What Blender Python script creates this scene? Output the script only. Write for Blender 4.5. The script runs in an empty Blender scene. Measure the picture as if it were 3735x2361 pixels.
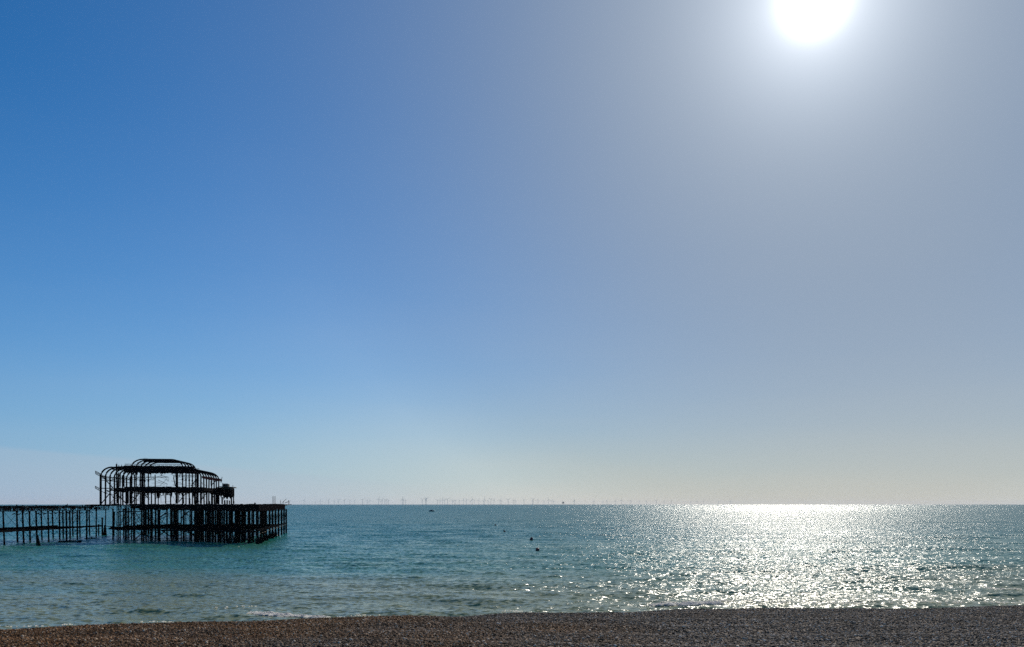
import bpy, math, random
import numpy as np
from mathutils import Vector, Matrix

R = random.Random(7)
NP = np.random.RandomState(5)
S = bpy.context.scene
COL = S.collection

# ------------------------------------------------------------------ camera
CAM_H = 9.0                       # eye height above the water, standing on the promenade
F = 3027.0                        # focal length in photograph pixels (3735 wide)
PX0, HZ = 1867.5, 1840.0          # principal column, horizon row
cd = bpy.data.cameras.new('camera')
cam = bpy.data.objects.new('camera', cd)
COL.objects.link(cam)
cam.location = (0, 0, CAM_H)
cam.rotation_euler = (math.radians(90), 0, 0)
cd.sensor_width = 36.0
cd.lens = 36.0 * F / 3735.0
cd.shift_y = (HZ - 1180.5) / 3735.0
cd.clip_start, cd.clip_end = 0.5, 200000.0
S.camera = cam

# ------------------------------------------------------------------ light
SUN_AZ, SUN_EL = math.radians(20.0), math.radians(29.8)   # azimuth clockwise from +Y
SD = Vector((math.sin(SUN_AZ) * math.cos(SUN_EL), math.cos(SUN_AZ) * math.cos(SUN_EL), math.sin(SUN_EL)))
sl = bpy.data.lights.new('sun', 'SUN')
sl.energy, sl.angle, sl.color = 3.0, math.radians(0.53), (1.0, 0.92, 0.80)
sun = bpy.data.objects.new('sun', sl)
COL.objects.link(sun)
sun.rotation_euler = SD.to_track_quat('Z', 'Y').to_euler()

W = bpy.data.worlds.new('World')
S.world = W
W.use_nodes = True
nt = W.node_tree
nt.nodes.clear()


def N(t, kind, **kw):
    n = t.nodes.new(kind)
    for k, v in kw.items():
        setattr(n, k, v)
    return n


def setin(t, sock, v):
    if isinstance(v, bpy.types.NodeSocket):
        t.links.new(v, sock)
    else:
        sock.default_value = v


def math_(t, op, a, b=None, c=None, clamp=False):
    n = N(t, 'ShaderNodeMath', operation=op, use_clamp=clamp)
    for i, v in enumerate((a, b, c)):
        if v is not None:
            setin(t, n.inputs[i], v)
    return n.outputs[0]


def mixc(t, fac, a, b, mode='MIX'):
    n = N(t, 'ShaderNodeMix', data_type='RGBA', blend_type=mode)
    setin(t, n.inputs[0], fac)
    for i, v in ((6, a), (7, b)):
        if not isinstance(v, bpy.types.NodeSocket) and len(v) == 3:
            v = (*v, 1)
        setin(t, n.inputs[i], v)
    return n.outputs[2]


def maprange(t, v, a, b, c=0.0, d=1.0, smooth=False):
    n = N(t, 'ShaderNodeMapRange', interpolation_type='SMOOTHSTEP' if smooth else 'LINEAR')
    setin(t, n.inputs[0], v)
    for i, x in zip((1, 2, 3, 4), (a, b, c, d)):
        n.inputs[i].default_value = x
    return n.outputs[0]


sky = N(nt, 'ShaderNodeTexSky', sky_type='NISHITA', sun_disc=False, sun_elevation=SUN_EL,
        sun_rotation=SUN_AZ, altitude=0.0, air_density=1.0, dust_density=0.0, ozone_density=3.0)
tc = N(nt, 'ShaderNodeTexCoord')
dirv = tc.outputs['Generated']
dot = N(nt, 'ShaderNodeVectorMath', operation='DOT_PRODUCT')
nt.links.new(dirv, dot.inputs[0])
dot.inputs[1].default_value = SD
cosg = math_(nt, 'MAXIMUM', dot.outputs['Value'], 0.0)
sep = N(nt, 'ShaderNodeSeparateXYZ')
nt.links.new(dirv, sep.inputs[0])
el = math_(nt, 'MAXIMUM', sep.outputs['Z'], 0.0)


def lobe(power, gain, colour):
    v = math_(nt, 'MULTIPLY', math_(nt, 'POWER', cosg, power), gain)
    n = N(nt, 'ShaderNodeVectorMath', operation='SCALE')
    n.inputs[0].default_value = colour
    nt.links.new(v, n.inputs['Scale'])
    return n.outputs[0]


def addc(a, b):
    return mixc(nt, 1.0, a, b, 'ADD')


SKY_STRENGTH = 0.1
K = 1.0 / SKY_STRENGTH


def sc(v):
    return tuple(x * K for x in v)


# clear blue air
c = mixc(nt, 1.0, sky.outputs[0], (0.025, 0.50, 0.86), 'MULTIPLY')
# broad grey-white scatter of hazy sea air towards the sun
veil = math_(nt, 'EXPONENT', math_(nt, 'MULTIPLY', math_(nt, 'SUBTRACT', 1.0, dot.outputs['Value']), -12.0))
c = mixc(nt, veil, c, sc((0.268, 0.328, 0.412)))
low_dir = Vector((math.sin(math.radians(30)), math.cos(math.radians(30)), 0.2)).normalized()
dot2 = N(nt, 'ShaderNodeVectorMath', operation='DOT_PRODUCT')
nt.links.new(dirv, dot2.inputs[0])
dot2.inputs[1].default_value = low_dir
veil2 = math_(nt, 'MULTIPLY', math_(nt, 'EXPONENT', math_(nt, 'MULTIPLY', math_(nt, 'SUBTRACT', 1.0, dot2.outputs['Value']), -9.0)), 0.6)
c = mixc(nt, veil2, c, sc((0.268, 0.342, 0.43)))
# pale haze low over the sea, whiter below the sun
hz_ramp = N(nt, 'ShaderNodeValToRGB')
els = hz_ramp.color_ramp.elements
els.new(0.5)
els.new(0.6)
for e_, (p_, c_) in zip(els, [(0.55, (.375, .475, .63)), (0.72, (.49, .56, .62)), (0.82, (.625, .635, .60)), (0.868, (.57, .555, .495))]):
    e_.position, e_.color = p_, (*c_, 1)
nt.links.new(dot.outputs['Value'], hz_ramp.inputs[0])
hz_col = mixc(nt, 1.0, hz_ramp.outputs[0], (K, K, K), 'MULTIPLY')
hz_fac = math_(nt, 'EXPONENT', math_(nt, 'MULTIPLY', el, -1.0 / 0.13))
streak = N(nt, 'ShaderNodeTexNoise')
streak.inputs['Scale'].default_value = 1.6
streak.inputs['Detail'].default_value = 3
smap = N(nt, 'ShaderNodeMapping')
smap.inputs['Scale'].default_value = (1, 1, 9)
nt.links.new(dirv, smap.inputs['Vector'])
nt.links.new(smap.outputs[0], streak.inputs['Vector'])
hz_fac = math_(nt, 'MULTIPLY', hz_fac, maprange(nt, streak.outputs['Fac'], 0.2, 0.8, 0.9, 1.1), clamp=True)
c = mixc(nt, hz_fac, c, hz_col)
# a thin veil of cloud lying low over the sea in the east
edge = math_(nt, 'ADD', math_(nt, 'MULTIPLY', sep.outputs['X'], -0.086), 0.0147)
under = maprange(nt, math_(nt, 'SUBTRACT', edge, sep.outputs['Z']), -0.002, 0.004, 0, 0.3, smooth=True)
under = math_(nt, 'MULTIPLY', under, maprange(nt, sep.outputs['X'], -0.3, -0.05, 1, 0, smooth=True))
c = mixc(nt, under, c, sc((0.42, 0.50, 0.60)))
# aureole
c = addc(c, lobe(3900, 2.2 * K, (1, 0.98, 0.95)))
c = addc(c, lobe(1000, 0.30 * K, (1, 1, 1)))
c = addc(c, lobe(260, 0.34 * K, (0.95, 1, 1.05)))
c = addc(c, lobe(60, 0.17 * K, (0.95, 1, 1.1)))
bg = N(nt, 'ShaderNodeBackground')
bg.inputs['Strength'].default_value = SKY_STRENGTH
nt.links.new(c, bg.inputs['Color'])
wo = N(nt, 'ShaderNodeOutputWorld')
nt.links.new(bg.outputs[0], wo.inputs['Surface'])

S.render.engine = 'CYCLES'
S.cycles.use_denoising = False
S.cycles.max_bounces = 5
S.cycles.sample_clamp_direct = 9.0
S.cycles.caustics_reflective = False
S.cycles.caustics_refractive = False
vs = S.view_settings
vs.view_transform, vs.look, vs.exposure, vs.gamma = 'Standard', 'None', 0.0, 1.0
vs.use_curve_mapping = False
S.display_settings.display_device = 'sRGB'

# ------------------------------------------------------------------ helpers


def material(name, base, rough=0.7, spec=0.5, metal=0.0):
    m = bpy.data.materials.new(name)
    m.use_nodes = True
    b = m.node_tree.nodes['Principled BSDF']
    b.inputs['Base Color'].default_value = (*base, 1)
    b.inputs['Roughness'].default_value = rough
    b.inputs['Specular IOR Level'].default_value = spec
    b.inputs['Metallic'].default_value = metal
    return m


def noisy(name, a, b, scale, rough=0.7, spec=0.5, detail=4.0, lo=0.35, hi=0.65, bump=0.0):
    m = material(name, a, rough, spec)
    t = m.node_tree
    p = t.nodes['Principled BSDF']
    co = N(t, 'ShaderNodeTexCoord').outputs['Object']
    n = N(t, 'ShaderNodeTexNoise')
    n.inputs['Scale'].default_value = scale
    n.inputs['Detail'].default_value = detail
    t.links.new(co, n.inputs['Vector'])
    f = maprange(t, n.outputs['Fac'], lo, hi)
    t.links.new(mixc(t, f, a, b), p.inputs['Base Color'])
    if bump:
        bn = N(t, 'ShaderNodeBump')
        bn.inputs['Strength'].default_value = bump
        bn.inputs['Distance'].default_value = 0.05
        t.links.new(n.outputs['Fac'], bn.inputs['Height'])
        t.links.new(bn.outputs[0], p.inputs['Normal'])
    return m


class MB:
    """collects simple solids in world space and links them as one mesh object"""

    T = 1.0                       # thickness factor for bars

    def __init__(self):
        self.v, self.f = [], []

    def add(self, vs_, fs):
        k = len(self.v)
        self.v += [tuple(x) for x in vs_]
        self.f += [tuple(i + k for i in f) for f in fs]
        return self

    def box(self, c, sx, sy, sz, rz=0.0):
        c = Vector(c)
        m = Matrix.Rotation(rz, 3, 'Z')
        vs_ = [c + m @ Vector((x * sx / 2, y * sy / 2, z * sz / 2))
               for x in (-1, 1) for y in (-1, 1) for z in (-1, 1)]
        return self.add(vs_, [(0, 1, 3, 2), (4, 6, 7, 5), (0, 4, 5, 1), (2, 3, 7, 6), (0, 2, 6, 4), (1, 5, 7, 3)])

    def sweep(self, pts, w, h=None, n=4, up=None, taper=None):
        """tube (n sides) along a polyline; n=4 gives a w x h bar"""
        pts = [Vector(p) for p in pts]
        h = (w if h is None else h) * MB.T
        w = w * MB.T
        rings = []
        for i, p in enumerate(pts):
            a = pts[max(0, i - 1)]
            b = pts[min(len(pts) - 1, i + 1)]
            d = (b - a).normalized()
            ref = Vector(up) if up else (Vector((0, 0, 1)) if abs(d.z) < 0.9 else Vector((0, 1, 0)))
            sx = d.cross(ref).normalized()
            sy = sx.cross(d).normalized()
            k = 1.0 if taper is None else taper[i]
            if n == 4:
                q = [(-1, -1), (1, -1), (1, 1), (-1, 1)]
                ring = [p + sx * (x * w * k / 2) + sy * (y * h * k / 2) for x, y in q]
            else:
                ring = [p + sx * (math.cos(2 * math.pi * j / n) * w * k / 2)
                        + sy * (math.sin(2 * math.pi * j / n) * h * k / 2) for j in range(n)]
            rings += ring
        fs = []
        m = len(pts)
        for i in range(m - 1):
            for j in range(n):
                a, b = i * n + j, i * n + (j + 1) % n
                fs.append((a, b, b + n, a + n))
        fs.append(tuple(range(n - 1, -1, -1)))
        fs.append(tuple((m - 1) * n + j for j in range(n)))
        return self.add(rings, fs)

    def ragged(self, p, q, zlo, zhi, thick, n, jlo, jhi, rnd=R):
        """upright wall between plan points p, q with torn upper and lower edges"""
        p, q = Vector((p[0], p[1], 0)), Vector((q[0], q[1], 0))
        d = (q - p)
        s = Vector((-d.y, d.x, 0)).normalized() * thick / 2
        vs_, fs = [], []
        for i in range(n + 1):
            c = p + d * (i / n)
            a = zlo + rnd.uniform(-jlo, jlo)
            b = zhi + rnd.uniform(-jhi, jhi)
            for o, z in ((-s, a), (s, a), (s, b), (-s, b)):
                vs_.append(Vector((c.x + o.x, c.y + o.y, z)))
        for i in range(n):
            for j in range(4):
                a, b = i * 4 + j, i * 4 + (j + 1) % 4
                fs.append((a, a + 4, b + 4, b))
        fs += [(0, 1, 2, 3), (n * 4 + 3, n * 4 + 2, n * 4 + 1, n * 4)]
        return self.add(vs_, fs)

    def lattice(self, p, q, depth, n, bar=0.09):
        """open lattice girder: two chords, end posts and zigzag lacing"""
        p, q, d = Vector(p), Vector(q), Vector(depth)
        self.sweep([p, q], bar * 1.5)
        self.sweep([p + d, q + d], bar * 1.5)
        for i in range(n):
            a, b = p.lerp(q, i / n), p.lerp(q, (i + 1) / n)
            self.sweep([a, b + d], bar)
            self.sweep([a + d, b], bar)
        for e in (p, q):
            self.sweep([e, e + d], bar * 1.3)
        return self

    def build(self, name, mat, parent=None, smooth=False):
        me = bpy.data.meshes.new(name)
        o = bpy.data.objects.new(name, me)
        off = Vector((0, 0, 0))
        if parent is not None:
            off = ORIGIN[parent.name]
            o.parent = parent
        me.from_pydata([(x - off.x, y - off.y, z - off.z) for x, y, z in self.v], [], self.f)
        me.materials.append(mat)
        if smooth:
            me.polygons.foreach_set('use_smooth', [True] * len(me.polygons))
        me.update()
        COL.objects.link(o)
        ORIGIN[o.name] = off
        return o


ORIGIN = {}


def tag(o, label=None, cat=None, group=None, kind=None):
    for k, v in (('label', label), ('category', cat), ('group', group), ('kind', kind)):
        if v:
            o[k] = v
    return o


def empty(name, loc, label, cat, group=None):
    o = bpy.data.objects.new(name, None)
    o.location = loc
    o.empty_display_size = 0.5
    COL.objects.link(o)
    ORIGIN[o.name] = Vector(loc)
    return tag(o, label, cat, group)


def at(px, py, Y):
    """world point on the sight line through photograph pixel (px, py) at depth Y"""
    return Vector(((px - PX0) / F * Y, Y, CAM_H + (HZ - py) / F * Y))


def water_at(px, py, hz=HZ):
    Y = CAM_H * F / (py - hz)
    return Vector(((px - PX0) / F * Y, Y, 0))


# ------------------------------------------------------------------ sea
WAVES = []
for k in range(80):
    lam = 0.9 * (16.0 / 0.9) ** (k / 79.0) * R.uniform(0.9, 1.1)
    th = R.gauss(0, 0.42 if lam > 4 else 0.62) + 0.12
    kk = 2 * math.pi / lam
    slope = 0.019 if lam > 5 else 0.022
    WAVES.append((kk * math.sin(th), kk * math.cos(th), slope / kk, R.uniform(0, 6.28), lam))

RIDGES = []                        # (x, y, half width, height): low swells running in to the beach
for x0, x1, py, h in [(1650, 1750, 2158, .34), (1800, 1940, 2156, .34), (1700, 1765, 2060, .26), (1200, 1400, 2064, .30),
                      (1930, 2070, 2104, .30), (1620, 1710, 2086, .24), (1765, 1850, 2092, .24), (1480, 1550, 2110, .24),
                      (1755, 1830, 2222, .30), (1640, 1720, 2230, .26), (20, 140, 2128, .22), (200, 320, 2128, .26),
                      (230, 350, 2146, .26), (600, 790, 2170, .28), (340, 400, 2194, .2), (40, 160, 2222, .26),
                      (480, 610, 2226, .24), (740, 930, 2256, .34), (830, 930, 2102, .24), (3580, 3800, 2140, .5),
                      (3560, 3830, 2176, .45), (2300, 2500, 2160, .28), (2140, 2240, 2140, .26), (2500, 2900, 2190, .3),
                      (3000, 3300, 2130, .34), (1010, 1110, 2080, .2), (1050, 1200, 2010, .22), (3250, 3500, 2060, .3),
                      (2050, 2200, 2180, .22), (1260, 1390, 2165, .24), (1390, 1480, 2205, .2), (1000, 1140, 2215, .22),
                      (2390, 2720, 2222, .3), (1240, 1330, 2246, .3), (380, 470, 2280, .24)]:
    pc = water_at((x0 + x1) / 2, py)
    RIDGES.append((pc.x, pc.y, (x1 - x0) / 2 / F * pc.y * 0.9, h))


def sea_z(x, y, spacing):
    z = np.zeros_like(x)
    gust = 0.75 + 0.25 * np.sin(x * 0.031 + y * 0.017 + 1.0) * np.sin(y * 0.043 - x * 0.012)
    for kx, ky, a, ph, lam in WAVES:
        w = np.clip((lam / np.maximum(spacing, 1e-6) - 2.5) / 2.5, 0, 1)
        if w.max() <= 0:
            continue
        s = np.sin(kx * x + ky * y + ph)
        z += w * a * gust * (s + 0.18 * np.cos(2 * (kx * x + ky * y + ph)))
    for rx, ry, rw, rh in RIDGES:
        dy = y - ry - 0.25 * np.sin(x * 0.7 + rx) - 0.02 * (x - rx)
        d = np.where(dy < 0, 0.55, 1.5)
        z += 0.65 * rh * np.exp(-((x - rx) / rw) ** 4) * np.exp(-(dy / d) ** 2)
    return z


def grid_object(name, X, Y, Z, mat, smooth=True):
    r, c_ = X.shape
    me = bpy.data.meshes.new(name)
    me.vertices.add(r * c_)
    me.vertices.foreach_set('co', np.stack([X, Y, Z], -1).astype(np.float32).ravel())
    i = np.arange(r * c_).reshape(r, c_)
    q = np.stack([i[:-1, :-1], i[:-1, 1:], i[1:, 1:], i[1:, :-1]], -1).reshape(-1, 4)
    me.loops.add(q.size)
    me.loops.foreach_set('vertex_index', q.ravel().astype(np.int32))
    me.polygons.add(len(q))
    me.polygons.foreach_set('loop_start', (np.arange(len(q)) * 4).astype(np.int32))
    me.polygons.foreach_set('loop_total', np.full(len(q), 4, np.int32))
    me.polygons.foreach_set('use_smooth', np.full(len(q), smooth, bool))
    me.materials.append(mat)
    me.update(calc_edges=True)
    o = bpy.data.objects.new(name, me)
    COL.objects.link(o)
    return o


def sea_material():
    m = material('sea_water', (0.02, 0.08, 0.09), 0.1, 0.5)
    t = m.node_tree
    p = t.nodes['Principled BSDF']
    p.inputs['IOR'].default_value = 1.333
    g = N(t, 'ShaderNodeNewGeometry')
    pos = g.outputs['Position']
    sp = N(t, 'ShaderNodeSeparateXYZ')
    t.links.new(pos, sp.inputs[0])

    def noise(scale, detail, sx=1.0, sy=1.0, rough=0.55):
        mp = N(t, 'ShaderNodeMapping')
        mp.inputs['Scale'].default_value = (sx, sy, 1)
        t.links.new(pos, mp.inputs['Vector'])
        n = N(t, 'ShaderNodeTexNoise')
        n.inputs['Scale'].default_value = scale
        n.inputs['Detail'].default_value = detail
        n.inputs['Roughness'].default_value = rough
        t.links.new(mp.outputs[0], n.inputs['Vector'])
        return n
    # stirred-up sediment near the beach, clearer teal water farther out, in drifting patches
    big = noise(0.02, 3, 0.6, 1.6)
    yy = math_(t, 'ADD', sp.outputs['Y'], math_(t, 'MULTIPLY', math_(t, 'SUBTRACT', big.outputs['Fac'], 0.5), 120.0))
    f1 = maprange(t, yy, 70, 135, smooth=True)
    f2 = maprange(t, yy, 140, 260, smooth=True)
    col = mixc(t, f1, (0.27, 0.29, 0.125), (0.085, 0.275, 0.175))
    col = mixc(t, f2, col, (0.0, 0.205, 0.155))
    t.links.new(col, p.inputs['Base Color'])
    # wavelet slopes as normals (not a bump height, so that they do not fade with distance)
    def slopes(n, gain):
        s = N(t, 'ShaderNodeVectorMath', operation='SUBTRACT')
        t.links.new(n.outputs['Color'], s.inputs[0])
        s.inputs[1].default_value = (0.5, 0.5, 0.5)
        k = N(t, 'ShaderNodeVectorMath', operation='MULTIPLY')
        t.links.new(s.outputs[0], k.inputs[0])
        k.inputs[1].default_value = (gain, gain, 0)
        return k.outputs[0]
    far = maprange(t, sp.outputs['Y'], 60, 500, smooth=True)
    # calmer slicks and rougher wind patches
    wind = maprange(t, noise(0.035, 4, 0.35, 1.5).outputs['Fac'], 0.3, 0.7, 0.66, 1.28)
    chop = N(t, 'ShaderNodeVectorMath', operation='SCALE')
    t.links.new(slopes(noise(2.6, 4, 0.6, 1.0, 0.62), 2.15), chop.inputs[0])
    t.links.new(math_(t, 'MULTIPLY', math_(t, 'ADD', 1.0, math_(t, 'MULTIPLY', far, 0.12)), wind), chop.inputs['Scale'])
    t.links.new(maprange(t, sp.outputs['Y'], 50, 1500, 0.12, 0.17), p.inputs['Roughness'])
    t.links.new(maprange(t, sp.outputs['Y'], 90, 450, 0.5, 0.4, smooth=True), p.inputs['Specular IOR Level'])
    v = N(t, 'ShaderNodeVectorMath', operation='ADD')
    t.links.new(chop.outputs[0], v.inputs[0])
    t.links.new(slopes(noise(0.25, 3, 0.5, 1.0, 0.6), 0.4), v.inputs[1])
    # the steeper, visible faces of the chop lean towards the shore
    lean = N(t, 'ShaderNodeVectorMath', operation='SCALE')
    lean.inputs[0].default_value = (0, -1, 0)
    t.links.new(maprange(t, sp.outputs['Y'], 60, 500, 0.06, 0.18, smooth=True), lean.inputs['Scale'])
    va = N(t, 'ShaderNodeVectorMath', operation='ADD')
    t.links.new(v.outputs[0], va.inputs[0])
    t.links.new(lean.outputs[0], va.inputs[1])
    v = va
    v2 = N(t, 'ShaderNodeVectorMath', operation='ADD')
    t.links.new(v.outputs[0], v2.inputs[0])
    t.links.new(g.outputs['Normal'], v2.inputs[1])
    nn = N(t, 'ShaderNodeVectorMath', operation='NORMALIZE')
    t.links.new(v2.outputs[0], nn.inputs[0])
    t.links.new(nn.outputs[0], p.inputs['Normal'])
    return m


rows = [44.0]
while rows[-1] < 1000:
    rows.append(rows[-1] + max(0.16, rows[-1] ** 2 / 52000))
rows = np.concatenate([rows, np.geomspace(rows[-1] * 1.02, 45000, 170)])
tt = np.concatenate([np.linspace(-3, -0.76, 40), np.linspace(-0.75, 0.75, 900), np.linspace(0.76, 3, 40)])
Yg, Tg = np.meshgrid(rows, tt, indexing='ij')
Xg = Yg * Tg
dy = np.gradient(rows)[:, None] * np.ones_like(Tg)
dx = np.gradient(tt)[None, :] * Yg
Zg = sea_z(Xg, Yg, np.maximum(dx, dy))
sea = grid_object('sea', Xg, Yg, Zg, sea_material())
tag(sea, kind='structure')

# ------------------------------------------------------------------ beach
CRX = np.array([-90, -40, -21, -12, 0.4, 9.6, 19.7, 30.7, 50, 90.])
CRY = np.array([20, 27.5, 34, 38.6, 43.1, 46.6, 48.3, 49.8, 51, 52.])


def beach_z(x, y):
    cr = np.interp(x, CRX, CRY)
    z = 6.35 - 0.07 * y
    over = y - cr
    s = np.log1p(np.exp(np.clip(over / 0.5, -40, 40))) * 0.5
    z = z - 0.26 * s
    z = z + 0.07 * np.sin(y * 1.5 + 0.12 * x + np.sin(x * 0.2)) + 0.04 * np.sin(x * 0.35 + y * 0.2) * np.sin(y * 0.6 - x * 0.11) + 0.02 * np.sin(x * 1.3 + 2 * np.sin(y)) * np.cos(y * 1.1)
    return np.where(y < 24, z + (24 - y) * 0.0, z)


def shingle_colour(t, rnd):
    """brown to grey flint, browner towards the west end of the beach"""
    g = N(t, 'ShaderNodeNewGeometry')
    sp = N(t, 'ShaderNodeSeparateXYZ')
    t.links.new(g.outputs['Position'], sp.inputs[0])
    n = N(t, 'ShaderNodeTexNoise')
    n.inputs['Scale'].default_value = 0.12
    n.inputs['Detail'].default_value = 3
    t.links.new(g.outputs['Position'], n.inputs['Vector'])
    w = math_(t, 'ADD', sp.outputs['X'], math_(t, 'MULTIPLY', math_(t, 'SUBTRACT', n.outputs['Fac'], 0.5), 60.0))
    f = maprange(t, w, -16, 12, smooth=True)
    r1 = N(t, 'ShaderNodeValToRGB')
    r2 = N(t, 'ShaderNodeValToRGB')
    for r, cols in ((r1, [(0, (.03, .013, .005)), (.45, (.16, .068, .021)), (.85, (.42, .205, .075)), (.96, (.8, .6, .38))]),
                    (r2, [(0, (.02, .014, .010)), (.45, (.125, .086, .058)), (.85, (.35, .26, .18)), (.96, (.85, .68, .5))])):
        el_ = r.color_ramp.elements
        while len(el_) < 4:
            el_.new(0.5)
        for e, (p_, c_) in zip(el_, cols):
            e.position, e.color = p_, (*c_, 1)
        t.links.new(rnd, r.inputs[0])
    # paler dry and darker damp patches
    d = N(t, 'ShaderNodeTexNoise')
    d.inputs['Scale'].default_value = 0.5
    d.inputs['Detail'].default_value = 4
    mp = N(t, 'ShaderNodeMapping')
    mp.inputs['Scale'].default_value = (0.5, 1.6, 1)
    t.links.new(g.outputs['Position'], mp.inputs['Vector'])
    t.links.new(mp.outputs[0], d.inputs['Vector'])
    k = maprange(t, d.outputs['Fac'], 0.3, 0.7, 0.72, 1.22)
    sc_ = N(t, 'ShaderNodeVectorMath', operation='SCALE')
    t.links.new(mixc(t, f, r1.outputs[0], r2.outputs[0]), sc_.inputs[0])
    t.links.new(k, sc_.inputs['Scale'])
    return sc_.outputs[0]


bm_ = material('shingle_bed', (0.1, 0.08, 0.06), 0.8, 0.1)
t = bm_.node_tree
vo = N(t, 'ShaderNodeTexVoronoi')
vo.inputs['Scale'].default_value = 22
g_ = N(t, 'ShaderNodeNewGeometry')
t.links.new(g_.outputs['Position'], vo.inputs['Vector'])
s_ = N(t, 'ShaderNodeSeparateXYZ')
t.links.new(vo.outputs['Color'], s_.inputs[0])
t.links.new(mixc(t, 1.0, shingle_colour(t, s_.outputs[0]), (0.75, 0.75, 0.75), 'MULTIPLY'), t.nodes['Principled BSDF'].inputs['Base Color'])
b_ = N(t, 'ShaderNodeBump')
b_.inputs['Distance'].default_value = 0.03
t.links.new(math_(t, 'SUBTRACT', 1.0, vo.outputs['Distance']), b_.inputs['Height'])
t.links.new(b_.outputs[0], t.nodes['Principled BSDF'].inputs['Normal'])
bx = np.linspace(-90, 90, 361)
by = np.concatenate([np.arange(-30, 18, 3.0), np.arange(18, 62, 0.3), np.arange(62, 80, 2.0)])
Yb, Xb = np.meshgrid(by, bx, indexing='ij')
beach = grid_object('beach', Xb, Yb, beach_z(Xb, Yb), bm_)
tag(beach, kind='structure')

# pebbles: five rounded stones scattered by geometry nodes over the visible shingle
pm = material('pebble', (0.1, 0.08, 0.06), 0.7, 0.08)
t = pm.node_tree
oi = N(t, 'ShaderNodeObjectInfo')
t.links.new(shingle_colour(t, oi.outputs['Random']), t.nodes['Principled BSDF'].inputs['Base Color'])


def pebble_mesh(seed):
    import bmesh
    b = bmesh.new()
    bmesh.ops.create_icosphere(b, subdivisions=2, radius=0.5)
    r = random.Random(seed)
    ph = [r.uniform(0, 6.28) for _ in range(6)]
    sx, sy, sz = r.uniform(.9, 1.25), r.uniform(.65, .9), r.uniform(.45, .65)
    for v in b.verts:
        c_ = v.co
        k = 1 + .12 * math.sin(5 * c_.x + ph[0]) + .12 * math.sin(5 * c_.y + ph[1]) + .1 * math.sin(6 * c_.z + ph[2])
        v.co = Vector((c_.x * sx, c_.y * sy, c_.z * sz)) * k
    me = bpy.data.meshes.new('pebble_shape')
    b.to_mesh(me)
    b.free()
    me.materials.append(pm)
    me.polygons.foreach_set('use_smooth', [True] * len(me.polygons))
    return me


lib = bpy.data.collections.new('pebble_shapes')
for s in range(5):
    o = bpy.data.objects.new('pebble_shape', pebble_mesh(s))
    lib.objects.link(o)

NPB = 600000
yy = np.sqrt(NP.uniform(21.0 ** 2, 53.0 ** 2, NPB))
xx = yy * NP.uniform(-1.1, 1.1, NPB)
keep = yy < np.interp(xx, CRX, CRY) + 1.2
xx, yy = xx[keep], yy[keep]
pme = bpy.data.meshes.new('pebbles')
pme.vertices.add(len(xx))
pme.vertices.foreach_set('co', np.stack([xx, yy, beach_z(xx, yy) + 0.005], -1).astype(np.float32).ravel())
at_s = pme.attributes.new('size', 'FLOAT', 'POINT')
sz = np.clip(NP.lognormal(math.log(0.044), 0.45, len(xx)), 0.015, 0.13)
at_s.data.foreach_set('value', sz.astype(np.float32))
at_r = pme.attributes.new('turn', 'FLOAT_VECTOR', 'POINT')
rot = np.stack([NP.normal(0, .45, len(xx)), NP.normal(0, .45, len(xx)), NP.uniform(0, 6.28, len(xx))], -1)
at_r.data.foreach_set('vector', rot.astype(np.float32).ravel())
peb = bpy.data.objects.new('pebbles', pme)
COL.objects.link(peb)
pme.materials.append(pm)
tag(peb, 'brown and grey flint pebbles covering the beach', 'pebbles', kind='stuff')
gn = bpy.data.node_groups.new('scatter_pebbles', 'GeometryNodeTree')
gn.interface.new_socket('Geometry', in_out='INPUT', socket_type='NodeSocketGeometry')
gn.interface.new_socket('Geometry', in_out='OUTPUT', socket_type='NodeSocketGeometry')
gi, go = N(gn, 'NodeGroupInput'), N(gn, 'NodeGroupOutput')
mp_ = N(gn, 'GeometryNodeMeshToPoints')
iop = N(gn, 'GeometryNodeInstanceOnPoints')
ci = N(gn, 'GeometryNodeCollectionInfo')
ci.inputs['Collection'].default_value = lib
ci.inputs['Separate Children'].default_value = True
ci.inputs['Reset Children'].default_value = True
iop.inputs['Pick Instance'].default_value = True
na = N(gn, 'GeometryNodeInputNamedAttribute', data_type='FLOAT')
na.inputs['Name'].default_value = 'size'
nr = N(gn, 'GeometryNodeInputNamedAttribute', data_type='FLOAT_VECTOR')
nr.inputs['Name'].default_value = 'turn'
gn.links.new(gi.outputs[0], mp_.inputs['Mesh'])
gn.links.new(mp_.outputs[0], iop.inputs['Points'])
gn.links.new(ci.outputs[0], iop.inputs['Instance'])
gn.links.new(na.outputs['Attribute'], iop.inputs['Scale'])
gn.links.new(nr.outputs['Attribute'], iop.inputs['Rotation'])
gn.links.new(iop.outputs[0], go.inputs[0])
peb.modifiers.new('scatter', 'NODES').node_group = gn

# ------------------------------------------------------------------ materials of the wreck
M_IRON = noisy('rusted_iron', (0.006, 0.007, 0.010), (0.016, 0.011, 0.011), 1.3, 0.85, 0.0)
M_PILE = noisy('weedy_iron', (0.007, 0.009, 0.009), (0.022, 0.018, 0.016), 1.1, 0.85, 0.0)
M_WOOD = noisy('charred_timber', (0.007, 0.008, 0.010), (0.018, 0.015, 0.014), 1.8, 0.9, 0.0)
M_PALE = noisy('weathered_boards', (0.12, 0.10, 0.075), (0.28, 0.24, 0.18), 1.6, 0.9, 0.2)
M_RUST = noisy('red_rust', (0.015, 0.008, 0.011), (0.035, 0.015, 0.018), 1.4, 0.9, 0.0)


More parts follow.
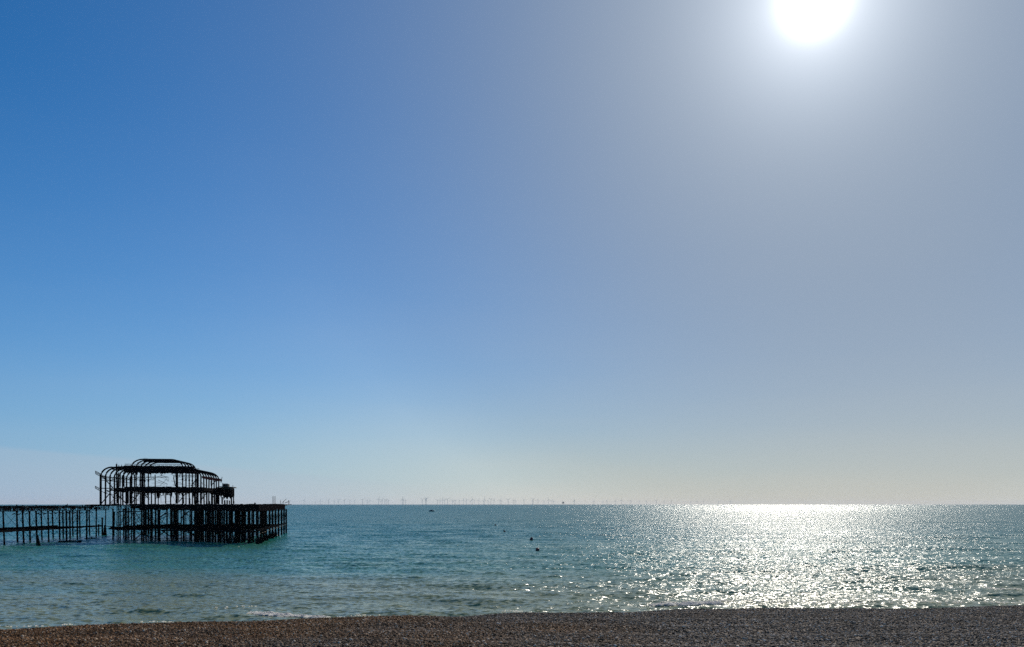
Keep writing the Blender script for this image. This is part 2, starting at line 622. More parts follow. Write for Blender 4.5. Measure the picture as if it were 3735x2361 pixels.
def pile(parent, foot, ztop, w=0.5, top=None, sleeve=None, collars=2, mat=None, name='pile'):
    """cast-iron screw pile with bolted flanges, from below the water to ztop"""
    m = MB()
    foot = Vector((foot[0], foot[1], 0))
    top = Vector((foot.x, foot.y, 0)) if top is None else Vector((top[0], top[1], 0))
    top.z = ztop
    d = (top - foot) / ztop
    low = foot - d * 3.0
    m.sweep([low, top], w, n=8, taper=[1.08, 0.94])
    for k in range(collars):
        z = ztop * (k + 0.7 + R.uniform(-.2, .2)) / (collars + 0.4)
        c = foot + d * z
        m.sweep([c - d * .12, c + d * .12], w * 1.3, n=8)
    m.sweep([top - d * .5, top - d * .02], w * 1.35, n=8, taper=[.7, 1.1])
    o = m.build(name, mat or M_PILE, parent, False)
    if sleeve:
        k = MB().sweep([foot - d * 3, foot + d * sleeve[1]], sleeve[0] / MB.T, n=10)
        k.sweep([foot + d * (sleeve[1] - .15), foot + d * (sleeve[1] + .05)], sleeve[0] * 1.08 / MB.T, n=10)
        k.build('pile_sleeve', M_PILE, parent)
    return o


def rod(parent, p, q, w=0.1, name='tie_rod', mat=None):
    return MB().sweep([p, q], w, n=5).build(name, mat or M_IRON, parent)


def beam(parent, p, q, w, h, name='beam', mat=None):
    k = 1 / MB.T if 'board' in name or 'joist' in name else 1
    return MB().sweep([p, q], w * k, h * k).build(name, mat or M_IRON, parent)


# ------------------------------------------------------------------ ruined walkway
MB.T = 0.7
WK = empty('ruined_pier_walkway', (-118, 190, 0),
           'long narrow stretch of ruined iron pier deck on piles, left of the pavilion skeleton', 'pier')
HL = 1844.0
CW = [  # (x at the deck, x at the water, y at the water) in the photograph
    (11, 16, 1990), (61, 64, 1982), (82, 87, 1987), (107, 110, 1979), (131, 135, 1984), (150, 153, 1972),
    (175, 178, 1980), (191, 194, 1966), (216, 218, 1971), (229, 231, 1966), (242, 243, 1977), (254, 256, 1967),
    (264, 266, 1958), (282, 282, 1971), (290, 292, 1963), (317, 316, 1971), (325, 327, 1957), (351, 351, 1965),
    (360, 360, 1956)]
feet, tops = [], []
for xt, xb, yb in CW:
    f = water_at(xb, yb, HL)
    feet.append(f)
    tops.append(Vector(((xt - PX0) / F * f.y, f.y, 7.45)))
for Y in (176, 165, 154):
    for X in (-112, -119, -125):
        feet.append(Vector((X, Y, 0)))
        tops.append(Vector((X, Y, 7.45)))
for i, (f, tp) in enumerate(zip(feet, tops)):
    short = i == len(CW) - 1
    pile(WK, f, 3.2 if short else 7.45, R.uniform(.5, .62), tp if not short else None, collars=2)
# end pile with a broad base
fe = water_at(383, 1957, HL)
pile(WK, fe, 7.6, 0.42, ((386 - PX0) / F * fe.y, fe.y))
MB().sweep([fe + Vector((0, 0, -2)), fe + Vector((0, 0, 3.0))], 1.7, n=8, taper=[1.15, .45]).build('pile_sleeve', M_PILE, WK)


def wx(Y, side):
    """x of the walkway's east (0) or west (1) edge"""
    return -111.2 - (Y - 186) * 0.035 - side * 13.5


# lattice edge girders, in bays
for side in (0, 1):
    Ys = list(np.arange(150, 238, 5.5))
    for a, b in zip(Ys[:-1], Ys[1:]):
        sag = 0.0
        g = MB()
        p0, p1 = Vector((wx(a, side), a, 7.45)), Vector((wx(b, side), b, 7.45))
        jit = lambda: Vector((0, 0, R.uniform(-.06, .06)))
        g.sweep([p0 + jit(), p1 + jit()], .22, .16)
        up = Vector((0, 0, 1.12))
        g.sweep([p0 + up + jit(), p1 + up + jit()], .3, .2)
        n = 6
        for k in range(n):
            q0, q1 = p0.lerp(p1, k / n), p0.lerp(p1, (k + 1) / n)
            g.sweep([q0, q0 + up], .14)
            if R.random() < .6:
                g.sweep([q0, q1 + up], .11)
            if R.random() < .6:
                g.sweep([q0 + up, q1], .11)
            if a < 222 and R.random() < .42 and side == 0:
                h = R.uniform(.35, .9)
                c_ = q0.lerp(q1, .5) + Vector((0, 0, R.uniform(h / 2, 1.1 - h / 2)))
                g.box(c_, .08, (q1 - q0).length * R.uniform(.5, 1), h)
        g.build('girder', M_IRON, WK)
# decking boards still in place, across the walkway
Y = 150.0
while Y < 228:
    if R.random() < (.9 if Y < 215 else .5):
        w = R.uniform(.5, 1.1)
        z = 8.55 + R.uniform(-.05, .09)
        beam(WK, (wx(Y, 0) + R.uniform(-.3, .5), Y, z), (wx(Y, 1) + R.uniform(-.5, 2), Y + R.uniform(-.3, .3), z + R.uniform(-.06, .06)), w, .14, 'deck_board', M_WOOD)
    Y += R.uniform(.9, 1.5)
# stringers
for X in (0.3, 0.65):
    beam(WK, (wx(150, X), 150, 8.2), (wx(232, X), 232, 8.2), .3, .5, 'stringer', M_WOOD)
# loose planks and lumps on the girder
for px, py, qx, qy in [(85, 1843, 103, 1852), (170, 1856, 198, 1863), (215, 1850, 232, 1856), (246, 1853, 262, 1856)]:
    beam(WK, at(px, py, 188), at(qx, qy, 188), .1, .12, 'loose_plank', M_PALE)
for px, h in [(60, 5), (80, 2.5), (131, 4), (200, 3), (300, 3.5), (318, 3), (350, 2.5)]:
    Yp = 186 + (px - 10) * .13
    p = at(px, 1845 - h / 2, Yp)
    MB().sweep([p - Vector((0, 0, .2)), p + Vector((.1, 0, h * .03))], .45, .3, n=6, taper=[1, .55]).build('post_stub', M_IRON, WK)
p = at(242, 1846, 210)
MB().sweep([p, p + Vector((.35, 0, .55))], .16).sweep([p + Vector((-.3, 0, .1)), p + Vector((.3, 0, .25))], .25).build('bent_bracket', M_IRON, WK)
# lower walkway beams
for side, off in ((0, 0.0), (1, 0.6)):
    pts = []
    for Yv in np.arange(150, 232, 6.0):
        pts.append(Vector((wx(Yv, side * .9) - .1, Yv, 3.1 + R.uniform(-.05, .05))))
    for a, b in zip(pts[:-1], pts[1:]):
        MB().sweep([a, b], .35, .62).build('lower_beam', M_WOOD, WK)
for Yv in np.arange(152, 230, 6.5):
    beam(WK, (wx(Yv, 0), Yv, 2.95), (wx(Yv, .9), Yv + .4, 2.95), .3, .4, 'cross_beam', M_WOOD)
pb = Vector((wx(230, 0), 230, 3.1))
beam(WK, pb, water_at(383, 1957, HL) + Vector((0, 0, 2.75)), .3, .4, 'lower_beam', M_WOOD)
beam(WK, water_at(383, 1957, HL) + Vector((0, 0, 2.7)), water_at(409, 1957, HL) + Vector((0, 0, 2.55)), .25, .25, 'lower_beam', M_WOOD)
# tie rods in crossing pairs
order = sorted(range(len(feet)), key=lambda i: feet[i].x / feet[i].y)
for a, b in zip(order[:-1], order[1:]):
    for z0, z1 in ((3.4, 7.2), (.5, 2.9)):
        fa, fb = feet[a], feet[b]
        if R.random() < .88:
            rod(WK, fa + Vector((0, 0, z0)), fb + Vector((0, 0, z1 - R.uniform(0, .4))), R.uniform(.08, .13))
        if R.random() < .88:
            rod(WK, fa + Vector((0, 0, z1)), fb + Vector((0, 0, z0 + R.uniform(0, .4))), R.uniform(.08, .13))
for a in range(len(feet)):
    for b in range(a + 1, len(feet)):
        d = (feet[a] - feet[b]).length
        if 8 < d < 12.5 and R.random() < .3:
            for z0, z1 in ((3.4, 7.0), (.4, 2.8)):
                rod(WK, feet[a] + Vector((0, 0, z0)), feet[b] + Vector((0, 0, z1)), .09)
# knee brackets under the girder, where the rods are anchored
for f, tp in zip(feet[:17], tops[:17]):
    for s in (-1, 1):
        if R.random() < .7:
            q = tp + Vector((s * .35, 0, -.55))
            MB().sweep([q, q + Vector((s * .75, 0, -.32))], .22, .26).build('knee_bracket', M_IRON, WK)

# ------------------------------------------------------------------ ruined pavilion
O = Vector((-105.0, 212.0, 0))
TH = math.radians(10.2)
U = Vector((-math.sin(TH), math.cos(TH), 0))
V = Vector((math.cos(TH), math.sin(TH), 0))
HW, HLEN = 24.3, 27.2


def P(u, v, z):
    q = O + U * u + V * v
    return Vector((q.x, q.y, z))


def hit(px, py, axis, val):
    """where the sight line through a photograph pixel meets the pavilion plane u = val or v = val"""
    d = Vector(((px - PX0) / F, 1, (HZ - py) / F))
    n = U if axis == 'u' else V
    k = (val + O.dot(n)) / d.dot(n)
    return Vector((0, 0, CAM_H)) + d * k


def r1(x, y): return x / 4.005, 1640 + y / 4.005
def r2(x, y): return 320 + x / 7.61, 1650 + y / 7.61
def r3(x, y): return 600 + x / 7.61, 1650 + y / 7.61
def r4(x, y): return 800 + x / 6.917, 1780 + y / 6.917
def r5(x, y): return 380 + x / 5.733, 1820 + y / 5.733


MB.T = 0.8
PV = empty('ruined_pier_pavilion', P(13, 14, 0),
           'black iron skeleton of a burnt pier pavilion with arched roof ribs', 'pier')

# ---- lower storey frames: posts and quarter-arch ribs on both sides
for i in range(8):
    u = HLEN * i / 7
    for side in (0, 1):
        v0 = 0.0 if side == 0 else HW
        sg = 1 if side == 0 else -1
        lean = R.uniform(-.12, .12)
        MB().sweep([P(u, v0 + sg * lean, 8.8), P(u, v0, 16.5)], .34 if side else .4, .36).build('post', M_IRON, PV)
        a, b = (2.7, 2.3) if side == 0 else (3.6, 2.2)
        if side == 0 and i > 2:
            a *= .9
        pts = [P(u, v0 + sg * a * (1 - math.cos(q)), 16.2 + b * math.sin(q)) for q in np.linspace(0, math.pi / 2, 12)]
        MB().sweep(pts, .3, .46).build('arch_rib', M_IRON, PV)
        # flat rafter from the arch head to the drum
        MB().sweep([pts[-1], P(u, v0 + sg * 6.0, 18.75)], .22, .3).build('rafter', M_IRON, PV)
for side in (0, 1):
    v0 = 0.0 if side == 0 else HW
    sg = 1 if side == 0 else -1
    a, b = (2.7, 2.3) if side == 0 else (3.6, 2.2)
    for q in (30, 62, 88):
        q_ = math.radians(q)
        vv, z = v0 + sg * a * (1 - math.cos(q_)), 16.2 + b * math.sin(q_)
        if side == 0 and q == 30:
            continue
        MB().sweep([P(0 if side else 4, vv, z), P(HLEN, vv, z)], .16, .18).build('purlin', M_IRON, PV)
# front lattice at roof level and roof girders
MB().lattice(P(0, 2.7, 17.9), P(0, 6.2, 17.9), (0, 0, .62), 5).build('roof_girder', M_IRON, PV)
for u in (1.2, 12, 26):
    MB().ragged(P(u, 5.2, 0), P(u, 22.4 if u < 5 else 19, 0), 17.15 if u < 5 else 17.9, 18.95, .3, 40, .16, .12).build('roof_girder', M_IRON, PV)
for vv in (5.8, 18.5):
    MB().ragged(P(1.2, vv, 0), P(26, vv, 0), 17.75, 18.9, .25, 30, .15, .1).build('roof_girder', M_IRON, PV)
for uu in (1.0, 26):
    MB().lattice(P(uu, 5.5, 18.95), P(uu, 19, 18.95), (0, 0, .45), 14, .07).build('parapet_lattice', M_IRON, PV)
# ---- upper tier
for j in range(5):
    u = 5.8 + j * 4.3
    a, b = 2.9, 2.0
    wv, ev = 5.9, 18.6
    pts = [P(u, wv + a * (1 - math.cos(q)), 18.9 + b * math.sin(q)) for q in np.linspace(0, math.pi / 2, 12)]
    pts += [P(u, ev - a * (1 - math.cos(q)), 18.9 + b * math.sin(q)) for q in np.linspace(math.pi / 2, 0, 12)]
    MB().sweep(pts, .3, .42).build('arch_rib', M_IRON, PV)
    for vv in (wv, ev):
        MB().sweep([P(u, vv, 8.8), P(u, vv, 18.9)], .3, .36).build('column', M_IRON, PV)
        MB().sweep([P(u, vv, 15.4), P(u, vv, 15.9)], .62, n=8).build('column_capital', M_IRON, PV)
for vv, z, w in ((8.8, 20.85, .4), (12.2, 20.8, .25), (15.7, 20.85, .4), (7.2, 20.1, .12), (17.3, 20.1, .12)):
    MB().sweep([P(5.8, vv, z), P(23, vv, z)], w, w * .8).build('purlin', M_IRON, PV)
MB().ragged(P(5.8, 8.8, 0), P(5.8, 15.7, 0), 20.1, 20.75, .2, 14, .06, .05).build('roof_girder', M_IRON, PV)
MB().ragged(P(23, 8.8, 0), P(23, 15.7, 0), 20.75, 21.0, .2, 14, .06, .05).build('roof_girder', M_IRON, PV)
for px in (1560, 1650):
    p = hit(*r2(px, 200), 'u', 5.8)
    rod(PV, p, p + Vector((.03, 0, .3)), .07, 'roof_rail')
rod(PV, hit(*r2(1555, 165), 'u', 5.8), hit(*r2(1655, 165), 'u', 5.8), .07, 'roof_rail')
# tall corner post with spikes
MB().sweep([hit(*r2(818, 1420), 'u', 1.0), hit(*r2(800, 330), 'u', 1.0)], .36).build('post', M_IRON, PV)
for x, y0, y1 in ((800, 380, 290), (935, 400, 335), (860, 390, 345)):
    MB().sweep([hit(*r2(x, y0), 'u', 1.0), hit(*r2(x + 8, y1), 'u', 1.0)], .16, taper=[1.4, .3]).build('roof_spike', M_IRON, PV)
# ---- balcony ring at the springing of the arches
ring = [(215, 575), (380, 690), (520, 760), (700, 785)]
for (x0, y0), (x1, y1) in zip(ring[:-1], ring[1:]):
    p, q = hit(*r2(x0, y0 + 25), 'u', -1.0), hit(*r2(x1, y1), 'u', -.5)
    MB().lattice(p, q, (0, 0, .75), 4, .08).build('balcony_girder', M_IRON, PV)
for x0, x1, u in ((700, 1180, 26.5), (1180, 1880, 26.5)):
    MB().lattice(hit(*r2(x0, 775), 'u', u), hit(*r2(x1, 770), 'u', u), (0, 0, .85), 9, .08).build('balcony_girder', M_IRON, PV)
beam(PV, hit(*r2(1300, 690), 'u', 14), hit(*r2(2230, 690), 'u', 14), .2, .22, 'balcony_rail')
MB().lattice(hit(*r3(250, 690), 'u', 20), hit(*r3(900, 690), 'u', 20), (0, 0, .55), 10, .08).build('balcony_girder', M_IRON, PV)
MB().ragged(P(-.3, HW + .35, 0), P(29.5, HW + .5, 0), 15.75, 16.4, .14, 40, .16, .12).build('balcony_fascia', M_RUST, PV)
MB().sweep([P(29, HW + .5, 16.3), P(29.4, HW + .6, 17.1)], .14).build('roof_spike', M_IRON, PV)
for z in (15.2, 16.2):
    beam(PV, P(0, 0, z), P(HLEN, 0, z), .16, .18, 'balcony_rail')
rod(PV, hit(*r2(215, 570), 'u', -1.5), hit(*r2(370, 615), 'u', 0), .12, 'balcony_rail')
# torn girder ends sticking out to the left at gallery level
MB().lattice(hit(*r2(208, 1000), 'u', -1.5), hit(*r2(370, 1085), 'u', 0), (0, 0, .55), 3, .08).build('girder_end', M_IRON, PV)
beam(PV, hit(*r2(360, 1075), 'u', 0), hit(*r2(560, 1160), 'u', 0), .12, .14, 'girder_end')
beam(PV, hit(*r2(360, 1000), 'u', 0), hit(*r2(830, 1003), 'u', 0), .18, .26, 'gallery_beam')
beam(PV, hit(*r2(450, 1130), 'u', 0), hit(*r2(800, 1020), 'u', 0), .15, .18, 'gallery_beam')
# ---- gallery floor: a burnt band right round the hall
GZ0, GZ1 = 12.35, 13.45
MB().ragged(P(0, 5.6, 0), P(0, HW + .6, 0), GZ0, GZ1, .6, 46, .14, .12).build('gallery_edge', M_WOOD, PV)
MB().ragged(P(0, 4.2, 0), P(1.5, 7.5, 0), 12.5, 13.2, .6, 8, .25, .2).build('gallery_edge', M_WOOD, PV)
MB().ragged(P(0, HW + .5, 0), P(HLEN, HW + .5, 0), GZ0 + .1, GZ1 - .05, .4, 36, .15, .1).build('gallery_edge', M_WOOD, PV)
MB().ragged(P(1, 6, 0), P(26, 6, 0), GZ0 + .1, GZ1 - .1, .4, 30, .2, .12).build('gallery_edge', M_WOOD, PV)
MB().ragged(P(26.5, 4, 0), P(26.5, HW, 0), GZ0 - .1, GZ1 - .2, .4, 30, .2, .12).build('gallery_edge', M_WOOD, PV)
for k in range(12):
    u = .8 + k * 2.3
    for va, vb in ((18.6, HW + .4), (.6 if u > 9 else 4.4, 6.0)):
        beam(PV, P(u, va, 13.0), P(u, vb, 13.0 + R.uniform(-.15, .15)), 1.7, .3, 'floor_board', M_WOOD)
beam(PV, P(13, 6, 12.8), P(13, 18.5, 12.7), .3, .6, 'gallery_beam')
# debris piled on the gallery
for k in range(30):
    v0 = R.uniform(6, HW)
    p = P(R.uniform(0, .6), v0, GZ1 - .05)
    MB().box(p + Vector((0, 0, .05)), R.uniform(.4, 1.3), .4, R.uniform(.1, .35), R.uniform(0, 3)).build('rubble', M_WOOD, PV)
# collapsed part of the gallery, hanging on the left
for x0, y0, x1, y1, w in [(620, 1030, 840, 1090, .5), (760, 1060, 1000, 1090, .6), (800, 1010, 1010, 1050, .45), (730, 1130, 790, 1050, .35),
                          (720, 1220, 800, 1110, .3), (980, 1090, 1240, 1030, .8), (1030, 1050, 1130, 1110, .6), (600, 1130, 740, 1270, .16),
                          (620, 1150, 720, 1180, .14), (700, 1250, 745, 1275, .3), (860, 1080, 1060, 1000, .35), (520, 1050, 620, 1100, .25)]:
    beam(PV, hit(*r2(x0, y0), 'u', .4), hit(*r2(x1, y1), 'u', .8), w, w * .8, 'fallen_joist', M_WOOD)
# leaning lattice stair
a0, a1 = hit(*r2(1010, 1110), 'u', -1), hit(*r1(1640, 868), 'u', -1)
b0 = hit(*r2(880, 1110), 'u', -1)
st = MB().lattice(a0, a1, Vector((-1.05, -.2, .45)), 12, .07)
st.build('fallen_stair', M_IRON, PV)
# ---- diagonals between deck and gallery
for pts in [(r2, 400, 660, 715, 1010), (r2, 800, 1140, 1060, 1420), (r2, 350, 1460, 620, 1130), (r2, 1230, 1410, 1440, 1110),
            (r2, 1195, 1200, 1310, 1290), (r2, 1560, 1150, 1710, 1310), (r2, 1210, 1110, 1500, 1165), (r3, 625, 1095, 390, 1390),
            (r3, 725, 1085, 960, 1370), (r3, 1175, 1115, 1030, 1310), (r3, 1235, 1095, 1405, 1290), (r3, 890, 745, 740, 935),
            (r3, 1430, 785, 1310, 905), (r3, 250, 700, 300, 940), (r3, 270, 1095, 350, 1280)]:
    fn, x0, y0, x1, y1 = pts
    beam(PV, hit(*fn(x0, y0), 'u', .3), hit(*fn(x1, y1), 'u', .3), .2, .26, 'diagonal_brace')
for x0, y0, x1, y1 in [(2050, 700, 2250, 810), (2150, 700, 2250, 800), (2010, 640, 2240, 690), (1560, 600, 1700, 690), (1900, 690, 2150, 620)]:
    rod(PV, hit(*r2(x0, y0), 'u', 10), hit(*r2(x1, y1), 'u', 10), .08)
# posts below the gallery and inside the hall
for fn, x, y0, y1, w, u in [(r2, 355, 620, 1470, .42, 0), (r2, 1090, 1000, 1430, .75, .5), (r2, 1190, 1050, 1420, .32, 5), (r2, 1300, 620, 1430, .3, 6),
                            (r2, 1520, 560, 1440, .55, 1.2), (r2, 1870, 620, 970, .25, 18),
                            (r2, 1955, 1080, 1280, .5, 3), (r2, 2165, 1080, 1430, .24, 18), (r3, 35, 1080, 1430, .28, 3), 
                            (r3, 345, 440, 1430, .6, 1.2), (r3, 690, 1080, 1430, .32, 6),
                            (r3, 850, 960, 1430, .5, .4), (r3, 920, 560, 1430, .62, .2), (r3, 1010, 960, 1420, .5, 0), (r3, 1180, 1100, 1440, .3, 9),
                            (r3, 395, 1080, 1400, .2, 8), (r2, 1870, 640, 960, .2, 10), (r2, 905, 560, 960, .3, 14), (r2, 1000, 560, 960, .34, 12), (r2, 960, 640, 960, .28, 18)]:
    MB().sweep([hit(*fn(x, y0), 'u', u), hit(*fn(x + R.uniform(-8, 8), y1), 'u', u)], w, w).build('post', M_IRON, PV)
for fn, x, y0, y1, w in [(r3, 520, 1250, 1430, .62), (r3, 695, 1260, 1430, .6), (r3, 855, 1300, 1430, .6), (r3, 1170, 1350, 1440, .5), (r3, 1250, 1350, 1440, .45), (r3, 1330, 1350, 1440, .45)]:
    MB().sweep([hit(*fn(x, y0), 'u', 2), hit(*fn(x, y1), 'u', 2)], w, n=8, taper=[.75, 1.1]).build('post_base', M_IRON, PV)
# hanging cables and strips
for fn, x0, y0, x1, y1, sag in [(r2, 1575, 1095, 1690, 1095, 85), (r2, 1990, 1095, 2115, 1095, 115), (r2, 2180, 1095, 2280, 1095, 90), (r3, 20, 1095, 110, 1095, 90),
                                (r3, 110, 1095, 215, 1095, 110), (r3, 440, 1095, 530, 1095, 70), (r3, 380, 1100, 440, 1100, 90), (r2, 1800, 1095, 1880, 1095, 90)]:
    pts = [hit(*fn(x0 + (x1 - x0) * k / 8, y0 + (y1 - y0) * k / 8 + sag * 4 * (k / 8) * (1 - k / 8)), 'u', .2) for k in range(9)]
    MB().sweep(pts, R.uniform(.12, .26), n=5).build('hanging_cable', M_IRON, PV)
for fn, x, y0, y1 in [(r2, 1120, 1100, 1400), (r2, 1150, 1100, 1410), (r2, 1170, 1110, 1350), (r2, 1215, 640, 920), (r2, 1430, 780, 900), (r2, 1610, 1180, 1280),
                      (r2, 740, 790, 1000), (r2, 760, 790, 1010), (r3, 1040, 1100, 1250), (r3, 1060, 1100, 1300), (r3, 1280, 790, 930), (r2, 2030, 1210, 1400), (r2, 845, 780, 870), (r2, 1605, 770, 840)]:
    p, q = hit(*fn(x, y0), 'u', .1), hit(*fn(x + R.uniform(-14, 14), y1), 'u', .1)
    MB().sweep([p, p.lerp(q, .5) + Vector((R.uniform(-.12, .12), 0, 0)), q], .08, n=4).build('hanging_strip', M_IRON, PV)
# loose wires, thin rails and snapped bars through the frame
for k in range(70):
    u = R.uniform(0, 27)
    v0 = R.uniform(0, HW)
    zz = R.choice([R.uniform(9.2, 12), R.uniform(13.6, 16.8), R.uniform(14, 17)])
    p = P(u, v0, zz)
    q = p + U * R.uniform(-3, 3) + V * R.uniform(-3.5, 3.5) + Vector((0, 0, R.uniform(-2.2, 1.2)))
    q.z = max(q.z, 9.0)
    rod(PV, p, q, R.uniform(.06, .12), 'snapped_bar')
for k in range(46):
    v0 = R.uniform(5.6, HW)
    p = P(R.uniform(0, 1) if R.random() < .6 else R.uniform(0, 26), v0, 12.4)
    d = Vector((R.uniform(-.3, .3), 0, -R.uniform(.3, 1.9)))
    MB().sweep([p, p + d * .5 + Vector((R.uniform(-.1, .1), 0, 0)), p + d], R.uniform(.08, .35), n=4, taper=[1, .8, .3]).build('hanging_strip', M_WOOD, PV)
for k in range(26):
    v0 = R.uniform(3, 21)
    p = P(R.uniform(0, 1.5), v0, 17.2)
    d = Vector((R.uniform(-.4, .4), 0, -R.uniform(.3, 1.2)))
    MB().sweep([p, p + d], R.uniform(.1, .3), n=4, taper=[1, .4]).build('hanging_strip', M_IRON, PV)
for k in range(9):
    u = R.uniform(1, 26)
    v0 = R.choice([3, 8, 12, 16, 21, 24.3])
    MB().sweep([P(u, v0, 8.8), P(u, v0, 12.6)], R.uniform(.2, .4)).build('post', M_IRON, PV)
# ---- tattered annex on the right end
MB().ragged(P(17, HW + 1.0, 0), P(17.2, HW + 5.0, 0), 10.9, 13.85, .25, 16, .75, .12).build('annex_wall', M_WOOD, PV)
MB().ragged(P(17.3, HW + 5.0, 0), P(25, HW + 4.6, 0), 11.4, 13.6, .25, 16, .7, .15).build('annex_wall', M_WOOD, PV)
MB().ragged(P(14.5, HW + .7, 0), P(17, HW + 1.6, 0), 11.7, 13.5, .25, 10, .4, .1).build('annex_wall', M_WOOD, PV)
MB().ragged(P(25, HW + .5, 0), P(25, HW + 4.6, 0), 11.6, 13.6, .25, 12, .6, .1).build('annex_wall', M_WOOD, PV)
for k in range(5):
    a = P(16.7 + k * 1.7, HW + 1.6, 14.0 + R.uniform(-.05, .05))
    b = P(16.7 + k * 1.7, HW + 5.5 + R.uniform(-.3, .3), 13.85 + R.uniform(-.15, .1))
    beam(PV, a, b, 1.6, .14, 'annex_roof_board', M_PALE)
hb = hit(*r3(1685, 960), 'u', 18)
MB().box(hb + Vector((0, .6, .35)), 1.75, 1.6, .85, TH).build('roof_hut', M_PALE, PV)
MB().box(hb + Vector((-.2, .6, .87)), 1.5, 1.5, .1, TH + .05).build('roof_hut_lid', M_PALE, PV)
MB().box(hb + Vector((.15, -.25, .3)), .75, .12, .5, TH).build('roof_hut_hatch', M_RUST, PV)
MB().sweep([hit(*r3(1895, 1000), 'u', 17), hit(*r3(1898, 910), 'u', 17)], .13).build('roof_spike', M_IRON, PV)
for x, y0, y1, w, u in [(1920, 1010, 1430, .22, 17), (1925, 1360, 1430, .35, 17), (1390, 1080, 1440, .4, 16), (1470, 1180, 1440, .5, 15), (1510, 1250, 1440, .36, 22),
                        (1600, 1240, 1440, .42, 17), (1670, 1330, 1440, .42, 20), (1740, 1330, 1440, .4, 17), (1800, 1340, 1440, .32, 22), (1855, 1240, 1440, .4, 17), (1905, 1100, 1420, .1, 17)]:
    MB().sweep([hit(*r3(x, y0), 'u', u), hit(*r3(x + R.uniform(-6, 6), y1), 'u', u)], w).build('post', M_IRON, PV)
MB().ragged(hit(*r3(1400, 1200), 'u', 16), hit(*r3(1610, 1200), 'u', 16), 11.9, 12.6, .3, 10, .45, .1).build('annex_wall', M_WOOD, PV)
for k in range(9):
    p = hit(*r3(1600 + k * 38, 985 + k * 5), 'u', 17)
    MB().box(p, R.uniform(.2, .5), .3, R.uniform(.15, .4), R.uniform(0, 2)).build('rubble', M_PALE, PV)

# ---- the deck of the pier head
Q0, Q1 = P(-31, 42.3, 0), P(38, 42.3, 0)
E0 = P(-2, -1.0, 0)
BK, BL = P(38, 2, 0), P(30, -1.5, 0)
DECK = [E0, Q0, Q1, BK, BL]


def inside(p):
    c_ = True
    for a, b in zip(DECK, DECK[1:] + DECK[:1]):
        if (b.x - a.x) * (p.y - a.y) - (b.y - a.y) * (p.x - a.x) < 0:
            c_ = False
    return c_


def edge_pt(a, b, px):
    """plan point of the edge a-b that stands on photograph column px"""
    t_ = (px - PX0) / F
    s = (t_ * a.y - a.x) / ((b.x - a.x) - t_ * (b.y - a.y))
    return a.lerp(b, s)


# decking in wide strips across the platform
def strip_span(u):
    vs_ = [v for v in np.arange(-2, 43, .5) if inside(P(u, v, 0))]
    return (min(vs_), max(vs_)) if len(vs_) > 3 else None


u = -30.5
while u < 37.5:
    sp = strip_span(u + .6)
    if sp and R.random() < .93:
        beam(PV, P(u + .6, sp[0] + R.uniform(-.3, .3), 8.78 + R.uniform(-.04, .04)), P(u + .6, sp[1] + R.uniform(-.2, .3), 8.78 + R.uniform(-.04, .04)), 1.12, .2, 'deck_board', M_WOOD)
    u += 1.2
# edge girders: deep on the right part, light and open at the left corner
def edge_band(a, b, s0, s1, zl, zh, n, jl, jh, name='edge_girder', mat=None):
    MB().ragged(a.lerp(b, s0), a.lerp(b, s1), zl, zh, .35, n, jl, jh).build(name, mat or M_IRON, PV)


edge_band(E0, Q0, -.06, .3, 8.68, 8.98, 14, .03, .05)
edge_band(E0, Q0, .3, .62, 7.7, 9.0, 30, .3, .07)
edge_band(E0, Q0, .62, 1, 7.45, 9.0, 30, .25, .06)
edge_band(Q0, Q1, 0, .5, 7.4, 9.0, 24, .08, .06)
edge_band(Q0, Q1, .5, .95, 7.5, 9.0, 20, .08, .06)
edge_band(Q0, Q1, .95, 1.06, 8.6, 9.0, 4, .05, .05)
edge_band(E0, BL, 0, 1, 8.6, 8.95, 12, .04, .05)
for s0 in np.arange(.1, 1, .12):
    sp = strip_span(-31 + 69 * s0)
    if sp:
        beam(PV, P(-31 + 69 * s0, max(sp[0], 9), 8.3), P(-31 + 69 * s0, sp[1], 8.3), .35, .7, 'deck_joist', M_WOOD)
beam(PV, hit(*r5(320, 265), 'u', -5), hit(*r5(770, 265), 'u', -8), .25, .3, 'head_beam')
for x0, y0, x1, y1 in [(350, 140, 380, 250), (400, 150, 450, 200), (500, 200, 560, 250), (520, 150, 640, 230), (560, 130, 760, 190), (660, 240, 760, 200), (420, 240, 480, 170)]:
    beam(PV, hit(*r5(x0, y0), 'u', -5), hit(*r5(x1, y1), 'u', -5), .14, .16, 'deck_hanger')
